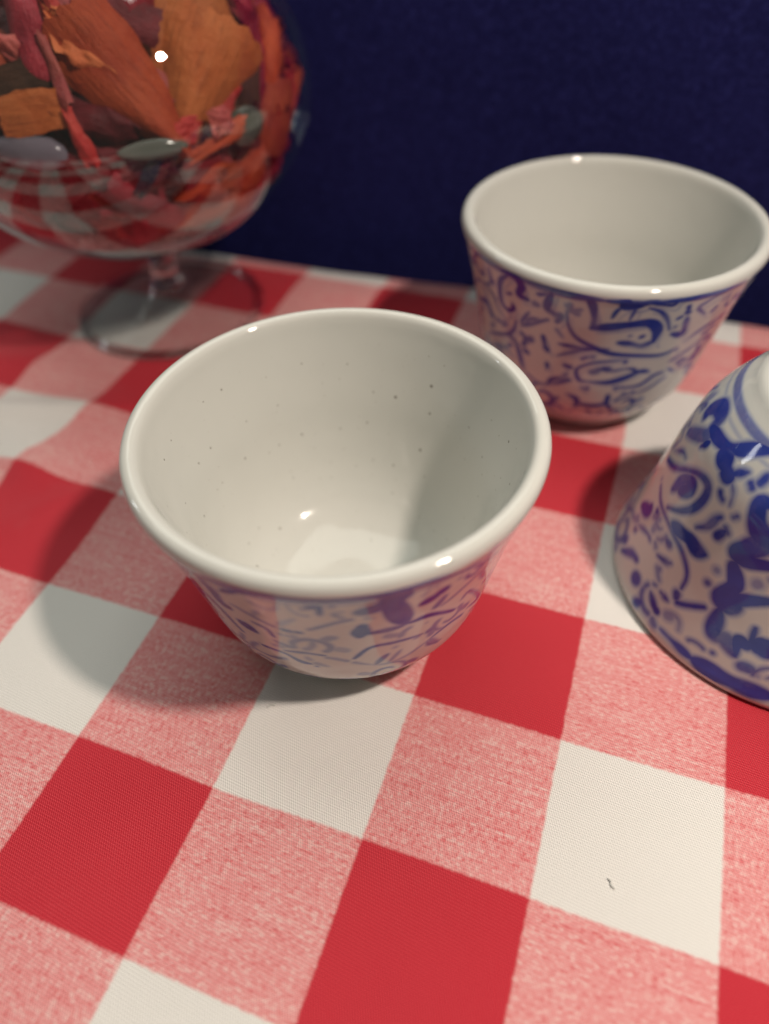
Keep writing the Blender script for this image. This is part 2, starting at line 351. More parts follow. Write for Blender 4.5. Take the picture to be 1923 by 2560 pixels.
def navy_fabric():
    m, nt, b = nmat('navy_fabric')
    v = mapped(nt, (1 / S,) * 3)
    n1 = noise_(nt, v, 22, 4, .75); n2 = noise_(nt, v, .7, 3, .5)
    vv = mapped(nt, (34 / S, 34 / S, 12 / S)); n3 = noise_(nt, vv, 1, 2, .6)
    c = mix_(nt, n2, (0.0065, 0.0070, 0.048), (0.012, 0.013, 0.085))
    c = mix_(nt, math_(nt, 'MULTIPLY', ramp_(nt, n1, .42, .72), .85), c, (0.028, 0.031, 0.16))
    c = mix_(nt, math_(nt, 'MULTIPLY', ramp_(nt, n3, .5, .8), .5), c, (0.006, 0.006, 0.035))
    nt.links.new(c, b.inputs['Base Color'])
    b.inputs['Roughness'].default_value = .95; b.inputs['Specular IOR Level'].default_value = .08
    b.inputs['Sheen Weight'].default_value = .05; b.inputs['Sheen Tint'].default_value = (.25, .25, 1, 1)
    bp = node(nt, 'ShaderNodeBump', Strength=.5, Distance=.0006)
    nt.links.new(math_(nt, 'ADD', n1, n3), bp.inputs['Height']); nt.links.new(bp.outputs[0], b.inputs['Normal'])
    return m

GLAZE = (0.585, 0.58, 0.545)
def ceramic(name, ink=False, specks=False):
    m, nt, b = nmat(name)
    v = mapped(nt, (1 / S,) * 3)
    base = mix_(nt, noise_(nt, v, 1.1, 3, .5), GLAZE, (0.56, 0.565, 0.535))
    if specks:
        ga = node(nt, 'ShaderNodeAttribute', attribute_name='glaze')
        for sc, th, col, k in ((1.0, .085, (0.09, 0.065, 0.04), .8), (2.1, .085, (0.22, 0.18, 0.13), .6)):
            vo = node(nt, 'ShaderNodeTexVoronoi', Scale=sc, voronoi_dimensions='2D'); nt.links.new(ga.outputs['Vector'], vo.inputs['Vector'])
            sep = nt.nodes.new('ShaderNodeSeparateColor'); nt.links.new(vo.outputs['Color'], sep.inputs[0])
            rad = math_(nt, 'MULTIPLY_ADD', math_(nt, 'POWER', sep.outputs[0], 4.0), th * .5, th * .32)
            d = math_(nt, 'DIVIDE', vo.outputs['Distance'], rad)
            f = math_(nt, 'MULTIPLY', math_(nt, 'SUBTRACT', 1.0, ramp_(nt, d, .4, 1.0)), k)
            f = math_(nt, 'MULTIPLY', f, math_(nt, 'GREATER_THAN', sep.outputs[1], .45))
            base = mix_(nt, f, base, col)
    if ink:
        at = node(nt, 'ShaderNodeAttribute', attribute_name='ink')
        blue = mix_(nt, noise_(nt, v, 5, 3, .6), (0.018, 0.030, 0.22), (0.045, 0.075, 0.38))
        f = math_(nt, 'MULTIPLY', at.outputs['Fac'], math_(nt, 'MULTIPLY_ADD', noise_(nt, v, 9, 3, .6), .35, .86), clamp=True)
        # thin washes are bluer and paler than full strokes
        base = mix_(nt, f, base, mix_(nt, ramp_(nt, at.outputs['Fac'], .25, .85), (0.10, 0.17, 0.42), blue))
    nt.links.new(base, b.inputs['Base Color'])
    b.inputs['Roughness'].default_value = .11 if specks else .06
    b.inputs['IOR'].default_value = 1.52; b.inputs['Specular IOR Level'].default_value = .42
    bp = node(nt, "ShaderNodeBump", Strength=.22, Distance=.0012)
    nt.links.new(noise_(nt, v, 2.2, 2, .5), bp.inputs['Height']); nt.links.new(bp.outputs[0], b.inputs['Normal'])
    return m

def clear_inside(name):
    m = bpy.data.materials.new(name); m.use_nodes = True; nt = m.node_tree
    nt.nodes.remove(nt.nodes['Principled BSDF'])
    tr = node(nt, 'ShaderNodeBsdfTransparent', Color=(.97, .98, .98, 1)); nt.links.new(tr.outputs[0], nt.nodes['Material Output'].inputs['Surface'])
    return m

def thin_glass(name, tint=(0.93, 0.95, 0.95), ior=1.52, thin=False):
    """Thin-walled clear glass: straight-through transmission with a Fresnel mirror on top."""
    m = bpy.data.materials.new(name); m.use_nodes = True; nt = m.node_tree
    nt.nodes.remove(nt.nodes['Principled BSDF']); out = nt.nodes['Material Output']
    tr = node(nt, 'ShaderNodeBsdfTransparent', Color=(*tint, 1)); gl = node(nt, 'ShaderNodeBsdfGlossy', Roughness=.012)
    gl.inputs['Color'].default_value = (1, 1, 1, 1)
    fr = nt.nodes.new('ShaderNodeFresnel'); ge = nt.nodes.new('ShaderNodeNewGeometry')
    nt.links.new(math_(nt, 'MULTIPLY_ADD', ge.outputs['Backfacing'], 1 / ior - ior, ior), fr.inputs['IOR'])
    mx = nt.nodes.new('ShaderNodeMixShader')
    f = fr.outputs[0]
    if thin: f = math_(nt, 'DIVIDE', math_(nt, 'MULTIPLY', f, 2.0), math_(nt, 'ADD', f, 1.0))      # both faces of the wall together
    nt.links.new(f, mx.inputs[0]); nt.links.new(tr.outputs[0], mx.inputs[1]); nt.links.new(gl.outputs[0], mx.inputs[2])
    nt.links.new(mx.outputs[0], out.inputs['Surface'])
    return m

def solid_glass(name):
    m, nt, b = nmat(name)
    b.inputs['Transmission Weight'].default_value = 1; b.inputs['Roughness'].default_value = .02; b.inputs['IOR'].default_value = 1.5
    b.inputs['Base Color'].default_value = (.95, .96, .96, 1)
    return m

def flake_mat(name, c1, c2, rough=.6, grain=1.0, trans=0.0):
    m, nt, b = nmat(name)
    v = mapped(nt, (26 / S, 3.0 / S, 26 / S)); v2 = mapped(nt, (1 / S,) * 3)
    oi = nt.nodes.new('ShaderNodeObjectInfo')
    g = noise_(nt, v, 1, 4, .65); w = noise_(nt, v2, 3.2, 4, .6)
    c = mix_(nt, ramp_(nt, w, .3, .72), c1, c2)
    c = mix_(nt, math_(nt, 'MULTIPLY', ramp_(nt, g, .46, .72), .42 * grain), c, tuple(x * .42 for x in c1))
    hv = nt.nodes.new('ShaderNodeHueSaturation'); nt.links.new(c, hv.inputs['Color'])
    nt.links.new(math_(nt, 'MULTIPLY_ADD', oi.outputs['Random'], .4, .8), hv.inputs['Value'])
    nt.links.new(hv.outputs[0], b.inputs['Base Color'])
    b.inputs['Roughness'].default_value = rough; b.inputs['Specular IOR Level'].default_value = .3
    bp = node(nt, 'ShaderNodeBump', Strength=.7, Distance=.0009)
    cr = noise_(nt, v2, 7.5, 4, .65)
    nt.links.new(math_(nt, 'ADD', math_(nt, 'MULTIPLY', g, .6 + .4 * grain), math_(nt, 'MULTIPLY', cr, 2.2 - grain)), bp.inputs['Height']); nt.links.new(bp.outputs[0], b.inputs['Normal'])
    return m

FL = {
 'tan': flake_mat('tan_wood', (0.48, 0.105, 0.022), (0.56, 0.155, 0.042)),
 'orange': flake_mat('orange_wood', (0.46, 0.052, 0.014), (0.56, 0.09, 0.026)),
 'peach': flake_mat('peach_chip', (0.58, 0.13, 0.045), (0.62, 0.17, 0.06), grain=.3),
 'rust': flake_mat('rust_chip', (0.36, 0.035, 0.018), (0.48, 0.075, 0.025)),
 'red': flake_mat('red_petal', (0.46, 0.018, 0.02), (0.56, 0.06, 0.045), .5, .4),
 'pink': flake_mat('pink_petal', (0.40, 0.055, 0.06), (0.50, 0.11, 0.09), .5, .3),
 'burgundy': flake_mat('burgundy_petal', (0.27, 0.012, 0.028), (0.42, 0.03, 0.05), .5, .5),
 'maroon': flake_mat('maroon_petal', (0.10, 0.008, 0.013), (0.20, 0.016, 0.024), .55, .6),
 'brown': flake_mat('brown_bark', (0.050, 0.019, 0.010), (0.09, 0.035, 0.018), .8, 1.2),
 'slate': flake_mat('slate_chip', (0.02, 0.018, 0.03), (0.05, 0.04, 0.06), .4, .4),
}
def pebble_mat(name, c, c2):
    m, nt, b = nmat(name)
    v = mapped(nt, (1 / S,) * 3)
    nt.links.new(mix_(nt, noise_(nt, v, 4, 3), c, c2), b.inputs['Base Color'])
    b.inputs['Roughness'].default_value = .12; b.inputs['Transmission Weight'].default_value = .25; b.inputs['Coat Weight'].default_value = .4
    return m
PB = {'grey': pebble_mat('smoky_glass', (0.085, 0.085, 0.07), (0.14, 0.14, 0.115)),
      'lavender': pebble_mat('lavender_glass', (0.33, 0.29, 0.36), (0.22, 0.17, 0.22))}

# ------------------------------------------------------------------ tablecloth and backdrop
EDGE_Y = 6.33
def edge_y(x): return 6.30 + .045 * (x + 1.0) + .02 * math.sin(1.9 * x + .4)
def build_cloth():
    xs = np.concatenate([np.arange(-8, -5, .25), np.arange(-5, 5.6, .05), np.arange(5.6, 9.01, .25)])
    ys = np.concatenate([np.arange(-4.5, -2, .25), np.arange(-2, 6.0, .05), np.linspace(6.0, 1, 1)])
    ys = np.concatenate([np.arange(-4.5, -2, .25), np.arange(-2, 6.001, .05)])
    nf = 14
    V, A = [], []
    warp = [((-2, 2), (-.143, .07), .55), ((-1, 2), (-.03, .01), .5), ((-3, 3), (.041, -.015), .6), ((-3, 4), (.041, -.017), .6), ((-4, 4), (.06, .02), .6),
            ((3, 4), (.027, -.008), .8), ((1, 0), (.017, -.022), .6), ((-2, 1), (-.06, .02), .5)]
    ridges = [(-2.75, 2.62, .9, .16, .40, .075), (-2.1, 2.1, .5, .2, -.5, .04), (-3.4, 3.3, .8, .25, .2, .05), (-1.4, 1.75, .5, .2, .9, .03),
              (3.2, 5.6, .6, .3, 1.0, .02), (-.2, 5.7, 1.2, .3, .1, .03), (4.2, .6, 1.5, .5, 1.2, .03), (.4, -.9, 1.4, .35, 1.1, .02), (2.6, 5.2, .8, .2, .3, .03)]
    def height(x, y):
        z = .012 * math.sin(1.7 * x + .8 * y) * math.sin(1.1 * y - .6 * x + 1) + .006 * math.sin(4.1 * x - 2.3 * y) * math.sin(2.9 * y + 1.7 * x)
        for cx, cy, L, w, an, h in ridges:
            dx, dy = x - cx, y - cy
            a = dx * math.cos(an) + dy * math.sin(an); b = -dx * math.sin(an) + dy * math.cos(an)
            z += 1.5 * h * math.exp(-(a / L) ** 2 - (b / w) ** 2)
        # lies flat under the cups and the foot
        for cx, cy, r in ((1.296, 1.64, 1.0), (2.491, 4.843, 1.0), (4.338, 2.853, 1.4), (-2.13, 4.84, 1.25)):
            d = math.hypot(x - cx, y - cy) / r
            z *= 1 - math.exp(-d ** 4)
        return z
    rows = []
    for y in ys: rows.append([(x, y, height(x, y), y) for x in xs])
    for k in range(1, nf + 1):                     # roll over the table edge and hang
        row = []
        for x in xs:
            e = edge_y(x); t = k / nf; s_ = t * 1.6
            flat = e - 6.0 - .16
            if s_ < flat: y, z = 6.0 + s_, .0
            else:
                q = s_ - flat; r = .16
                if q < r * math.pi / 2: an = q / r; y, z = e - r + r * math.sin(an), -r + r * math.cos(an)
                else: y, z = e, -r - (q - r * math.pi / 2)
            zz = height(x, min(y, 6.2)) if z == 0 else height(x, 6.2) * max(0, 1 + z * 3)
            row.append((x, y, z + zz, 6.0 + s_))
        rows.append(row)
    verts, att = [], []
    for row in rows:
        for x, y, z, yc in row:
            du = dv = 0.0
            for (cu, cv), (ox, oy), sg in warp:
                g = math.exp(-((x - cu - ox) ** 2 + (yc - cv - oy) ** 2) / (2 * (sg * .62) ** 2))
                du += ox * g; dv += oy * g
            verts.append((x * S, y * S, z * S)); att.append((x - du, -(yc - dv), 0))
    n = len(xs); faces = [(i * n + j, i * n + j + 1, (i + 1) * n + j + 1, (i + 1) * n + j) for i in range(len(rows) - 1) for j in range(n - 1)]
    o = mesh_obj('tablecloth', verts, faces, gingham())
    a = o.data.attributes.new('weave', 'FLOAT_VECTOR', 'POINT'); a.data.foreach_set('vector', np.array(att, np.float32).ravel())
    thing(o, 'red and white checked gingham cloth spread over the table under the cups', 'tablecloth')
build_cloth()

def lint(x, y, L, an, label):
    pts = spline([(0, 0), (L * .4, L * .10), (L * .7, -L * .06), (L, L * .05)], 6); V, F = [], []
    for i, (a, c) in enumerate(pts):
        X = x + a * math.cos(an) - c * math.sin(an); Y = y + a * math.sin(an) + c * math.cos(an)
        for k in range(5):
            q = k * 2 * math.pi / 5; V.append(((X + .006 * math.cos(q) * -math.sin(an)) * S, (Y + .006 * math.cos(q) * math.cos(an)) * S, (.022 + .006 * math.sin(q)) * S))
    for i in range(len(pts) - 1):
        for k in range(5): F.append((i * 5 + k, i * 5 + (k + 1) % 5, (i + 1) * 5 + (k + 1) % 5, (i + 1) * 5 + k))
    m, nt, b = nmat('grey_lint'); b.inputs['Base Color'].default_value = (.62, .61, .58, 1); b.inputs['Roughness'].default_value = .9
    thing(mesh_obj('lint', V, F, m), label, 'lint')
lint(1.10, .585, .06, .75, 'tiny dark lint thread on the white check in front of the middle cup')
lint(3.44, .20, .06, 2.3, 'small grey lint speck on the large white check at lower right')

def build_backdrop():
    xs = np.linspace(-14, 16, 121); zs = np.linspace(-3, 5.2, 40)
    V = []
    for z in zs:
        for x in xs:
            y = 7.05 + .045 * (x + 1) + .05 * math.sin(.7 * x + .15 * z) + .03 * math.sin(1.7 * x - .3 * z + 1)
            V.append((x * S, y * S, z * S))
    n = len(xs); F = [(i * n + j, i * n + j + 1, (i + 1) * n + j + 1, (i + 1) * n + j) for i in range(len(zs) - 1) for j in range(n - 1)]
    # thickness: a second sheet behind, closed along the border
    m_ = len(V); V2 = [(x, y + .06 * S, z) for x, y, z in V]
    F2 = [tuple(m_ + k for k in reversed(f)) for f in F]
    o = mesh_obj('backdrop_cloth', V + V2, F + F2, navy_fabric())
    thing(o, 'dark navy blue fabric hanging upright behind the table', 'backdrop')
build_backdrop()

# ------------------------------------------------------------------ porcelain cups
CUP_H = 1.738
M_WALL = ceramic('printed_porcelain', ink=True); M_LIP = ceramic('white_porcelain'); M_IN = ceramic('speckled_porcelain', specks=True)
def cup_profile():
    outer = [(.0, .03), (.42, .03), (.60, .012), (.68, .03), (.735, .09), (.82, .195), (.945, .40), (1.015, .64), (1.068, .90), (1.132, 1.20),
             (1.185, 1.40), (1.218, 1.52), (1.236, 1.585), (1.254, 1.64), (1.258, 1.685), (1.240, 1.722), (1.203, 1.738), (1.168, 1.727), (1.144, 1.685),
             (1.118, 1.58), (1.064, 1.37), (.992, 1.10), (.927, .82), (.837, .56), (.70, .36), (.50, .245), (.27, .195), (.0, .185)]
    P = spline(outer, 12)
    P[:, 0] = np.maximum(P[:, 0], 1e-4)
    T = np.gradient(P, axis=0); T /= np.linalg.norm(T, axis=1)[:, None] + 1e-12
    return P, np.stack([T[:, 1], -T[:, 0]], 1)
CP, CN = cup_profile()
i_band = 4 * 12              # start of printed wall (r .775, z .20)
i_lip0 = 14 * 12 - 4
i_lip1 = 19 * 12

def resample(P, N, n):
    d = np.r_[0, np.cumsum(np.linalg.norm(np.diff(P, axis=0), axis=1))]
    t = np.linspace(0, d[-1], n)
    PP = np.stack([np.interp(t, d, P[:, k]) for k in (0, 1)], 1); NN = np.stack([np.interp(t, d, N[:, k]) for k in (0, 1)], 1)
    NN /= np.linalg.norm(NN, axis=1)[:, None]
    return PP, NN, t

def ink_map(sets, prof, t, n, seed, soft):
    """Brush strokes (width, [(angle deg, height)...]) laid on the wall; returns ink per vertex."""
    r = np.random.default_rng(seed)
    th = np.linspace(0, 360, n, endpoint=False)
    R = prof[:, 0]; Z = prof[:, 1]
    out = np.zeros((len(prof), n)); fine = np.zeros((len(prof), n))
    for rot, zsc, strokes, gain in sets:
        for w, pts in strokes:
            a = np.unwrap(np.radians([p[0] for p in pts])); z = np.minimum(np.array([p[1] for p in pts]) * zsc, Z[-1] - .03)
            s_ = np.interp(z, Z, t)
            C = spline(np.stack([np.degrees(a) + rot, s_], 1), 10)
            k = len(C); u = np.linspace(0, 1, k)
            wd = w * {11: 1.0, 12: 1.05, 13: 1.12}[seed] * (1.0 - .45 * (2 * u - 1) ** 4) * (1 + .16 * np.sin(u * 9 + r.uniform(0, 6)))
            tone = 1.35 * gain * (1 - .28 * r.random()) * (1 - .22 * np.sin(u * 3 + r.uniform(0, 3)) ** 2)
            for (ca, cs), ww, tn in zip(C, wd, tone):
                i0, i1 = np.searchsorted(t, [cs - ww - soft * 2, cs + ww + soft * 2])
                if i1 <= i0: continue
                rm = np.interp(cs, t, R); dt = math.degrees((ww + soft * 2) / rm)
                j0, j1 = int(math.floor((ca - dt) / 360 * n)), int(math.ceil((ca + dt) / 360 * n)) + 1
                jj = np.arange(j0, j1)
                dx = np.radians(jj * 360 / n - ca)[None] * R[i0:i1, None]; dy = (t[i0:i1] - cs)[:, None]
                d = np.sqrt(dx * dx + dy * dy)
                v = tn * np.clip((ww + soft - d) / (2 * soft), 0, 1)
                out[i0:i1, jj % n] = np.maximum(out[i0:i1, jj % n], v)
    # fine scrollwork in the gaps between the main strokes
    for w, pts in vine(seed):
        s_ = np.interp(np.minimum([p[1] for p in pts], Z[-1] - .05), Z, t)
        C = spline(np.stack([[p[0] for p in pts], s_], 1), 8)
        ii = np.clip(np.searchsorted(t, C[:, 1]), 0, len(t) - 1); jj_ = (np.round(C[:, 0] / 360 * n).astype(int)) % n
        near = np.max([out[np.clip(ii + a, 0, len(t) - 1), (jj_ + b) % n] for a in (-5, 0, 5) for b in (-5, 0, 5)], axis=0)
        u = np.linspace(0, 1, len(C)); wd = w * (.75 if seed == 13 else .55) * (1 - .6 * np.abs(2 * u - 1) ** 3); tone = r.uniform(.6, 1.0) * (.8 if seed == 11 else 1)
        keep = near < .45
        for (ca, cs), ww, kp in zip(C, wd, keep):
            if not kp: continue
            i0, i1 = np.searchsorted(t, [cs - ww - soft * 2, cs + ww + soft * 2])
            if i1 <= i0: continue
            rm = np.interp(cs, t, R); dt = math.degrees((ww + soft * 2) / rm)
            jj = np.arange(int(math.floor((ca - dt) / 360 * n)), int(math.ceil((ca + dt) / 360 * n)) + 1)
            dx = np.radians(jj * 360 / n - ca)[None] * R[i0:i1, None]; dy = (t[i0:i1] - cs)[:, None]
            v = tone * np.clip((ww + soft - np.sqrt(dx * dx + dy * dy)) / (2 * soft), 0, 1)
            fine[i0:i1, jj % n] = np.maximum(fine[i0:i1, jj % n], v)
    return np.maximum(out, fine)

def vine(seed):
    r = random.Random(seed * 31); st = []
    for k in range(40):                                  # scallops hanging under the rim line
        a = k * 9 + r.uniform(-1, 1); d = r.uniform(.06, .15)
        st.append((r.uniform(.025, .045), [(a, 1.57), (a + 2.2, 1.57 - d), (a + 6.5, 1.57 - d * r.uniform(.7, 1.1)), (a + 9, 1.57)]))
    D = 54.6                                             # degrees per check of arc at the mean radius
    for row, (zc, amp, n, ph) in enumerate(((1.27, .10, 9, r.uniform(0, 360)), (.72, .10, 8, r.uniform(0, 360)))):
        f = lambda q: zc + amp * math.sin(math.radians(q * n + ph))
        for q0 in range(0, 360, 20): st.append((.042, [(q, f(q)) for q in range(q0, q0 + 24, 4)]))
        for k in range(2 * n):                           # a scroll branches off at every crest, with leaves along its back
            a0 = (k + .5) * 180 / n - ph / n + r.uniform(-3, 3); z0 = f(a0); s = 1 if k % 2 == 0 else -1; e = r.choice((-1, 1))
            R = r.uniform(.125, .165)
            P = [(a0 + e * D * R * (math.sin(t) * (1 - .62 * t / 7.2)), z0 + s * (R - R * (1 - .62 * t / 7.2) * math.cos(t))) for t in [x * .6 for x in range(13)]]
            st.append((r.uniform(.04, .055), P))
            for m in (2, 4, 6, 8):
                (pa, pz), (na, nz) = P[m], P[m + 1]; ca, cz = a0, z0 + s * R
                oa, oz = (pa - ca) / D, pz - cz; L = math.hypot(oa, oz) + 1e-6; oa, oz = oa / L, oz / L; g = r.uniform(.07, .12)
                st.append((r.uniform(.05, .075), [(pa, pz), (pa + D * (oa * g * .6 + (na - pa) / D * .3), pz + oz * g * .6 + (nz - pz) * .3), (pa + D * (oa * g + (na - pa) / D * .8), pz + oz * g + (nz - pz) * .8)]))
            for m in range(2):                           # buds on the far side of the stem
                b = a0 + r.uniform(-8, 8); st.append((r.uniform(.04, .06), [(b, f(b)), (b + 2, f(b) - s * .08), (b + r.uniform(3, 7), f(b) - s * r.uniform(.12, .19))]))
    for k in range(24): st.append((.045, [(k * 15, .33), (k * 15 + 4, .40), (k * 15 + 9, .40), (k * 15 + 13, .33)]))
    return st

def scroll_fill(seed, a0, a1):
    """Loose leaf scrolls for the sides turned away from the traced face."""
    r = random.Random(seed); st = []
    a = a0
    while a < a1:
        z0 = r.uniform(.5, 1.25); k = r.choice((-1, 1))
        sp = [(a + k * (13 - q * 1.2) * math.cos(q * .75), z0 + (.30 - q * .026) * math.sin(q * .75)) for q in range(9)]
        st.append((r.uniform(.03, .055), sp))
        for _ in range(3):
            b, zz = a + r.uniform(-12, 12), r.uniform(.35, 1.5)
            st.append((r.uniform(.03, .06), [(b, zz), (b + r.uniform(3, 9), zz + r.uniform(-.1, .15)), (b + r.uniform(9, 16), zz + r.uniform(-.2, .2))]))
        a += r.uniform(15, 22)
    return st

def ring(z, w): return (w, [(q, z) for q in range(0, 361, 6)])

def make_cup(label, loc, flip, sets, seed, soft, rings):
    root = empty('teacup', Vector(loc) * S, label, 'teacup', 'blue and white porcelain teacups on the checked cloth')
    bP, bN, _ = resample(CP[:i_band + 1], CN[:i_band + 1], 26)
    lathe('base', bP, 180, M_LIP, root, normals=bN)
    wP, wN, wt = resample(CP[i_band:i_lip0 + 1], CN[i_band:i_lip0 + 1], 190)
    ink = ink_map(sets, wP, wt, 960, seed, soft)
    for z, w, g in rings:
        d = np.abs(wP[:, 1] - z); v = g * np.clip((w - d) / .02 + .5, 0, 1)
        ink = np.maximum(ink, v[:, None])
    lathe('printed_wall', wP, 960, M_WALL, root, attr=ink, normals=wN)
    lP, lN, _ = resample(CP[i_lip0:i_lip1 + 1], CN[i_lip0:i_lip1 + 1], 40)
    lathe('lip', lP, 220, M_LIP, root, normals=lN)
    nP, nN, _ = resample(CP[i_lip1:], CN[i_lip1:], 60)
    inn = lathe('interior', nP, 220, M_IN if seed == 11 else M_LIP, root, normals=nN)
    gz = np.zeros((60, 220, 3), np.float32)
    gz[..., 0] = np.minimum(np.arange(220), 220 - np.arange(220)) / 220 * 2 * 12 + seed; gz[..., 1] = np.linspace(0, 7.5, 60)[:, None]
    inn.data.attributes.new('glaze', 'FLOAT_VECTOR', 'POINT').data.foreach_set('vector', gz.ravel())
    if flip:
        root.rotation_euler = (math.pi, 0, 0); root.location.z += CUP_H * S
    return root

def mirror_theta(strokes):            # a cup turned upside down about x: angle -> -angle
    return [(w, [(-a, z) for a, z in p]) for w, p in strokes]

make_cup('blue and white porcelain cup standing upright in the middle foreground, its brown-speckled inside in view', (1.296, 1.64, .0), False,
         [(0, 1, STROKES_FRONT, .95), (110, 1, STROKES_FRONT, .9), (0, 1, scroll_fill(3, 100, 235), .9)], 11, .014, [(1.585, .014, .8), (.21, .015, .5)])
make_cup('blue scroll-painted cup standing upright at the back right against the navy backdrop', (2.491, 4.843, .0), False,
         [(0, 1, STROKES_REAR, .95), (2.2, .965, [(w * .45, p) for w, p in STROKES_REAR], .42), (165, 1, STROKES_REAR, .9)], 12, .012, [(.225, .010, .35)])
make_cup('upside-down blue and white cup at the right edge, white base up with a blue ring', (4.345, 2.885, .0), True,
         [(0, 1, mirror_theta(STROKES_INV), 1.0), (-97, 1, mirror_theta(STROKES_INV), 1.0), (97, 1, mirror_theta(STROKES_INV), 1.0), (180, 1, mirror_theta(STROKES_INV), 1.0)], 13, .024,
         [(.165, .028, .75), (.235, .010, .45)])

# ------------------------------------------------------------------ brandy glass
GX, GY = -2.1516, 4.833
GC, GA, GB = 2.3175, 1.813, 1.435
glass = empty('brandy_glass', Vector((GX, GY, 0)) * S, 'large clear stemmed brandy glass filled with red and orange potpourri, standing at the back left', 'glass')
M_THIN = thin_glass('clear_glass', thin=True, ior=1.66); M_INNER = clear_inside('clear_glass_inside'); M_FOOT = thin_glass('foot_glass', (.90, .92, .92)); M_SOLID = solid_glass('thick_glass')
def ell(k, a, b, lo, hi, n):
    t = np.linspace(lo, hi, n); return [(max(a * math.cos(x), 1e-4), GC + b * math.sin(x)) for x in t]
outer = ell(0, GA, GB, -math.pi / 2, math.radians(58), 70)
inner = ell(0, GA - .05, GB - .05, math.radians(58), -math.pi / 2, 70)
bowl_prof = outer + [(outer[-1][0] - .012, outer[-1][1] + .025), (inner[0][0] + .012, inner[0][1] + .025 + .0)] + inner
bowl = lathe('bowl', bowl_prof, 200, M_THIN, glass)
bowl.data.materials.append(M_INNER)
mi = np.zeros((len(bowl_prof) - 1, 200), np.int32); mi[72:] = 1
bowl.data.polygons.foreach_set('material_index', mi.ravel())
stem_prof = spline([(.30, GC - GB + .055), (.235, GC - GB + .0), (.17, GC - GB - .1), (.145, .66), (.142, .54), (.155, .44), (.185, .37), (.22, .33)], 8)[::-1]
stem_prof = np.vstack([[(1e-4, .33)], stem_prof, [(1e-4, GC - GB + .06)]])
lathe('stem', stem_prof, 90, M_SOLID, glass)
foot_prof = spline([(1e-4, .20), (.22, .165), (.5, .08), (.80, .03), (.985, .01), (1.0, .03), (.985, .055), (.80, .085), (.5, .15), (.32, .22), (.215, .31), (.18, .40)], 5)
foot_prof[:, 0] = np.maximum(foot_prof[:, 0], 1e-4)
foot = lathe('foot', foot_prof, 140, M_FOOT, glass); foot.data.materials.append(M_INNER)
mi = np.zeros((len(foot_prof) - 1, 140), np.int32); mi[:22] = 1; foot.data.polygons.foreach_set('material_index', mi.ravel())
t = np.linspace(0, 2 * np.pi, 25)
lathe('foot_rim', [(1.0 + .044 * math.cos(x), .046 + .044 * math.sin(x)) for x in t], 160, M_SOLID, foot)

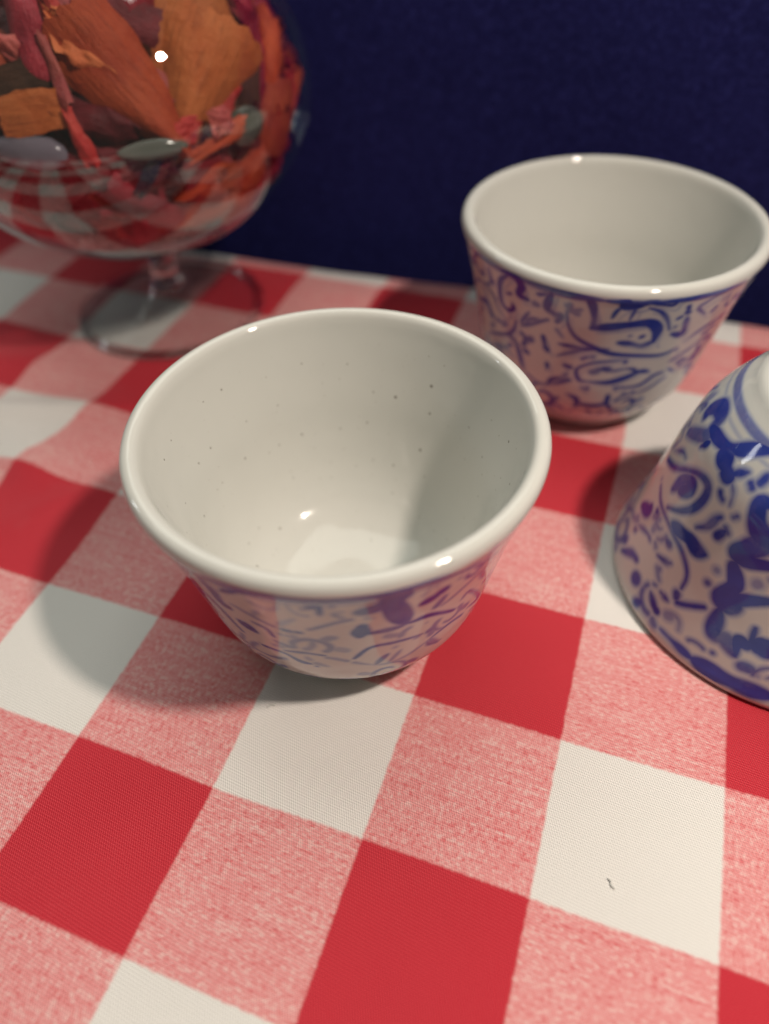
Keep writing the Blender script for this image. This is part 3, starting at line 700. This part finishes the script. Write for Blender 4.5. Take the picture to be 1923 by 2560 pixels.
# ------------------------------------------------------------------ potpourri
def flake_mesh(shape, wd, ln, curl, seed, nu=23, nv=27, follow=1.0):
    """Curved, ragged, slightly thick sheet; local x = width, y = length, z = outward."""
    r = np.random.default_rng(seed)
    ph = r.uniform(0, 6, 6)
    top, bot = [], []
    for i in range(nv):
        v = i / (nv - 1)
        if shape == 'fan': hw = .16 + .84 * v ** .8
        elif shape == 'disc': hw = math.sqrt(max(0, 1 - (2 * v - 1) ** 2)) * .95 + .05
        elif shape == 'petal': hw = (.12 + .88 * min(1, 1.9 * v + .1) * min(1, 2.6 * (1.08 - v)))
        elif shape == 'curl': hw = .8 + .2 * math.sin(4 * v + ph[0])
        elif shape == 'strip': hw = .8 + .2 * math.sin(5 * v + ph[0])
        else: hw = .95 + .05 * math.sin(6 * v + ph[0])
        for j in range(nu):
            u = 2 * j / (nu - 1) - 1
            jg = .4 if shape in ('fan', 'rect', 'disc') else 1.0
            e = 1 + jg * .07 * math.sin(7 * v + ph[1] + (u > 0) * 2) + jg * .06 * math.sin(17 * v + ph[2] + (u > 0) * 3) + jg * .04 * math.sin(31 * v + ph[4])
            x = u * hw * e * wd / 2
            y = (v - .5) * ln
            if shape == 'fan' and i == nv - 1: y += ln * (.05 * (1 - u * u) + .018 * math.sin(17 * u + ph[3]))
            if shape in ('fan', 'rect'): y += ln * .03 * (1 - u * u) * (1 if v > .5 else -.4) + ln * .02 * math.sin(3 * u + ph[4]) * v
            if shape in ('petal', 'strip', 'rect', 'disc'): y += jg * ln * (.05 * math.sin(4 * u + ph[0]) + .03 * math.sin(11 * u + ph[5])) * (2 * v - 1)
            z = -curl * wd * .55 * u * u + curl * .12 * ln * math.sin(3 * v + ph[5]) + .02 * ln * math.sin(5 * v + 3 * u + ph[3])
            if shape == 'petal': z += .10 * wd * math.sin(3.2 * u + 5 * v + ph[1]) + .05 * wd * math.sin(9 * v + 4 * u + ph[2]) * abs(u)
            if shape in ('petal', 'curl'): z += .022 * wd * math.sin(11 * u + 6 * v + ph[0]) + .018 * wd * math.sin(19 * v - 7 * u + ph[3])
            if shape == 'curl':
                an = .9 + 1.9 * u + .5 * curl * v; rr = wd * (.20 + .16 * v + .05 * (u + 1))
                x = rr * math.sin(an) * (.7 + .3 * hw); z = rr * (math.cos(an) - 1) + .12 * ln * math.sin(3 * v + ph[5]) + .05 * wd * math.sin(9 * v + 3 * u + ph[1])
                y += ln * (.06 * math.sin(3 * u + ph[2]) + .03 * math.sin(8 * u + ph[3])) * (1 if v > .5 else -1) * abs(2 * v - 1)
            z -= (x * x + y * y) / 3.6 * follow
            top.append((x, y, z + .005)); bot.append((x * .97, y * .985, z - .005))
    V = [tuple(c * S for c in p) for p in top + bot]; m_ = nu * nv
    F = []
    for i in range(nv - 1):
        for j in range(nu - 1):
            a = i * nu + j; F.append((a, a + 1, a + nu + 1, a + nu)); F.append((m_ + a + nu, m_ + a + nu + 1, m_ + a + 1, m_ + a))
    ring_ = [j for j in range(nu)] + [i * nu + nu - 1 for i in range(1, nv)] + [(nv - 1) * nu + j for j in range(nu - 2, -1, -1)] + [i * nu for i in range(nv - 2, 0, -1)]
    o_ = len(V); V += [V[a] for a in ring_] + [V[m_ + a] for a in ring_]; q = len(ring_)     # edge strip on its own vertices, so the rim stays crisp
    for k in range(q): F.append((o_ + k, o_ + q + k, o_ + q + (k + 1) % q, o_ + (k + 1) % q))
    return V, F

def fit_inside(o):
    """Nudge a piece inwards until every corner clears the glass wall."""
    c = Vector((GX, GY, GC)) * S
    for _ in range(40):
        M = o.matrix_world
        bad = max((((M @ v.co).x - c.x) / (GA - .055)) ** 2 + (((M @ v.co).y - c.y) / (GA - .055)) ** 2 + (((M @ v.co).z - c.z) / (GB - .055)) ** 2 for v in o.data.vertices) > S * S
        if not bad: break
        M = M.copy(); M.translation = c + (M.translation - c) * .965; o.matrix_world = M

KIND = {'tan': 'wood_flake', 'orange': 'wood_flake', 'peach': 'wood_flake', 'rust': 'wood_flake', 'brown': 'bark_chip', 'slate': 'bark_chip'}
for k, (sh, col, loc, u, v, ln, wd, curl, lab) in enumerate(PIECES):
    V, F = flake_mesh(sh, wd, ln, curl, 100 + k)
    o = mesh_obj(KIND.get(col, 'dried_petal'), V, F, FL[col])
    n = Vector(u).cross(Vector(v)).normalized(); uu = Vector(u); vv = Vector(v)
    o.matrix_world = Matrix(((uu.x, vv.x, n.x, loc[0] * S), (uu.y, vv.y, n.y, loc[1] * S), (uu.z, vv.z, n.z, loc[2] * S), (0, 0, 0, 1)))
    fit_inside(o)
    thing(o, lab, 'potpourri', 'potpourri pieces in the brandy glass')

for k, (col, loc, u, v, ln, wd, lab) in enumerate(PEBBLES):
    me = bpy.data.meshes.new('glass_pebble'); bm = bmesh.new()
    bmesh.ops.create_uvsphere(bm, u_segments=28, v_segments=16, radius=1)
    r = random.Random(k)
    for vt in bm.verts:
        c = vt.co; q = 1 + .05 * math.sin(2 * c.x + r.random()) + .04 * math.sin(3 * c.y + k)
        vt.co = Vector((c.x * wd / 2 * q * S, c.y * ln / 2 * q * S, c.z * min(wd, ln) * .33 * S))
    bm.to_mesh(me); bm.free(); me.polygons.foreach_set('use_smooth', [True] * len(me.polygons)); me.materials.append(PB[col])
    o = bpy.data.objects.new('glass_pebble', me); COL.objects.link(o)
    n = Vector(u).cross(Vector(v)).normalized(); uu = Vector(u); vv = Vector(v)
    o.matrix_world = Matrix(((uu.x, vv.x, n.x, loc[0] * S), (uu.y, vv.y, n.y, loc[1] * S), (uu.z, vv.z, n.z, loc[2] * S), (0, 0, 0, 1)))
    fit_inside(o)
    thing(o, lab, 'pebble', 'glass pebbles among the potpourri')

# the rest of the fill: anonymous dark petals and chips packed behind the pieces one can pick out
fv, ff, fm = [], [], []
cols = ['burgundy', 'maroon', 'red', 'burgundy', 'rust', 'orange', 'maroon', 'pink']
VIEW = np.array([.60, -.76, .25])
for k in range(760):
    d = rng.normal(size=3); d /= np.linalg.norm(d)
    low = k < 150
    if low: d[2] = -abs(d[2]) - .15; d /= np.linalg.norm(d)
    side = not low and k % 2 == 0 and abs(d @ VIEW) < .5
    rad = rng.uniform(.80, .93) if low else (rng.uniform(.84, .93) if side else .84 * rng.random() ** .4)
    p = d * rad * np.array([GA, GA, GB])
    if p[2] > 1.05: continue
    c = cols[k % 8]
    if low: c = ('maroon', 'burgundy', 'maroon')[k % 3]
    V, F = flake_mesh(('petal', 'rect', 'petal', 'curl')[k % 4], rng.uniform(.3, .5), rng.uniform(.5, .8), .35, 900 + k, 11, 13, .8)
    q = Vector(d).to_track_quat('Z', 'Y').to_matrix().to_4x4()
    M = Matrix.Translation(Vector((GX + p[0], GY + p[1], GC + p[2])) * S) @ q @ Matrix.Rotation(rng.uniform(0, 6.28), 4, 'Z') @ Matrix.Rotation(rng.normal() * (.12 if low or side else .45), 4, 'X')
    P_ = [M @ Vector(v) for v in V]
    # keep every corner inside the glass
    if max(((v.x / S - GX) / (GA - .06)) ** 2 + ((v.y / S - GY) / (GA - .06)) ** 2 + ((v.z / S - GC) / (GB - .06)) ** 2 for v in P_) > 1: continue
    o_ = len(fv); fv += P_; ff += [tuple(o_ + i for i in f) for f in F]; fm += [cols.index(c)] * len(F)
o = mesh_obj('packed_petals', fv, ff, None)
for c in cols: o.data.materials.append(FL[c])
o.data.polygons.foreach_set('material_index', fm)
thing(o, 'dark red and brown flakes packed behind the brighter pieces inside the brandy glass', 'potpourri'); o['kind'] = 'stuff'
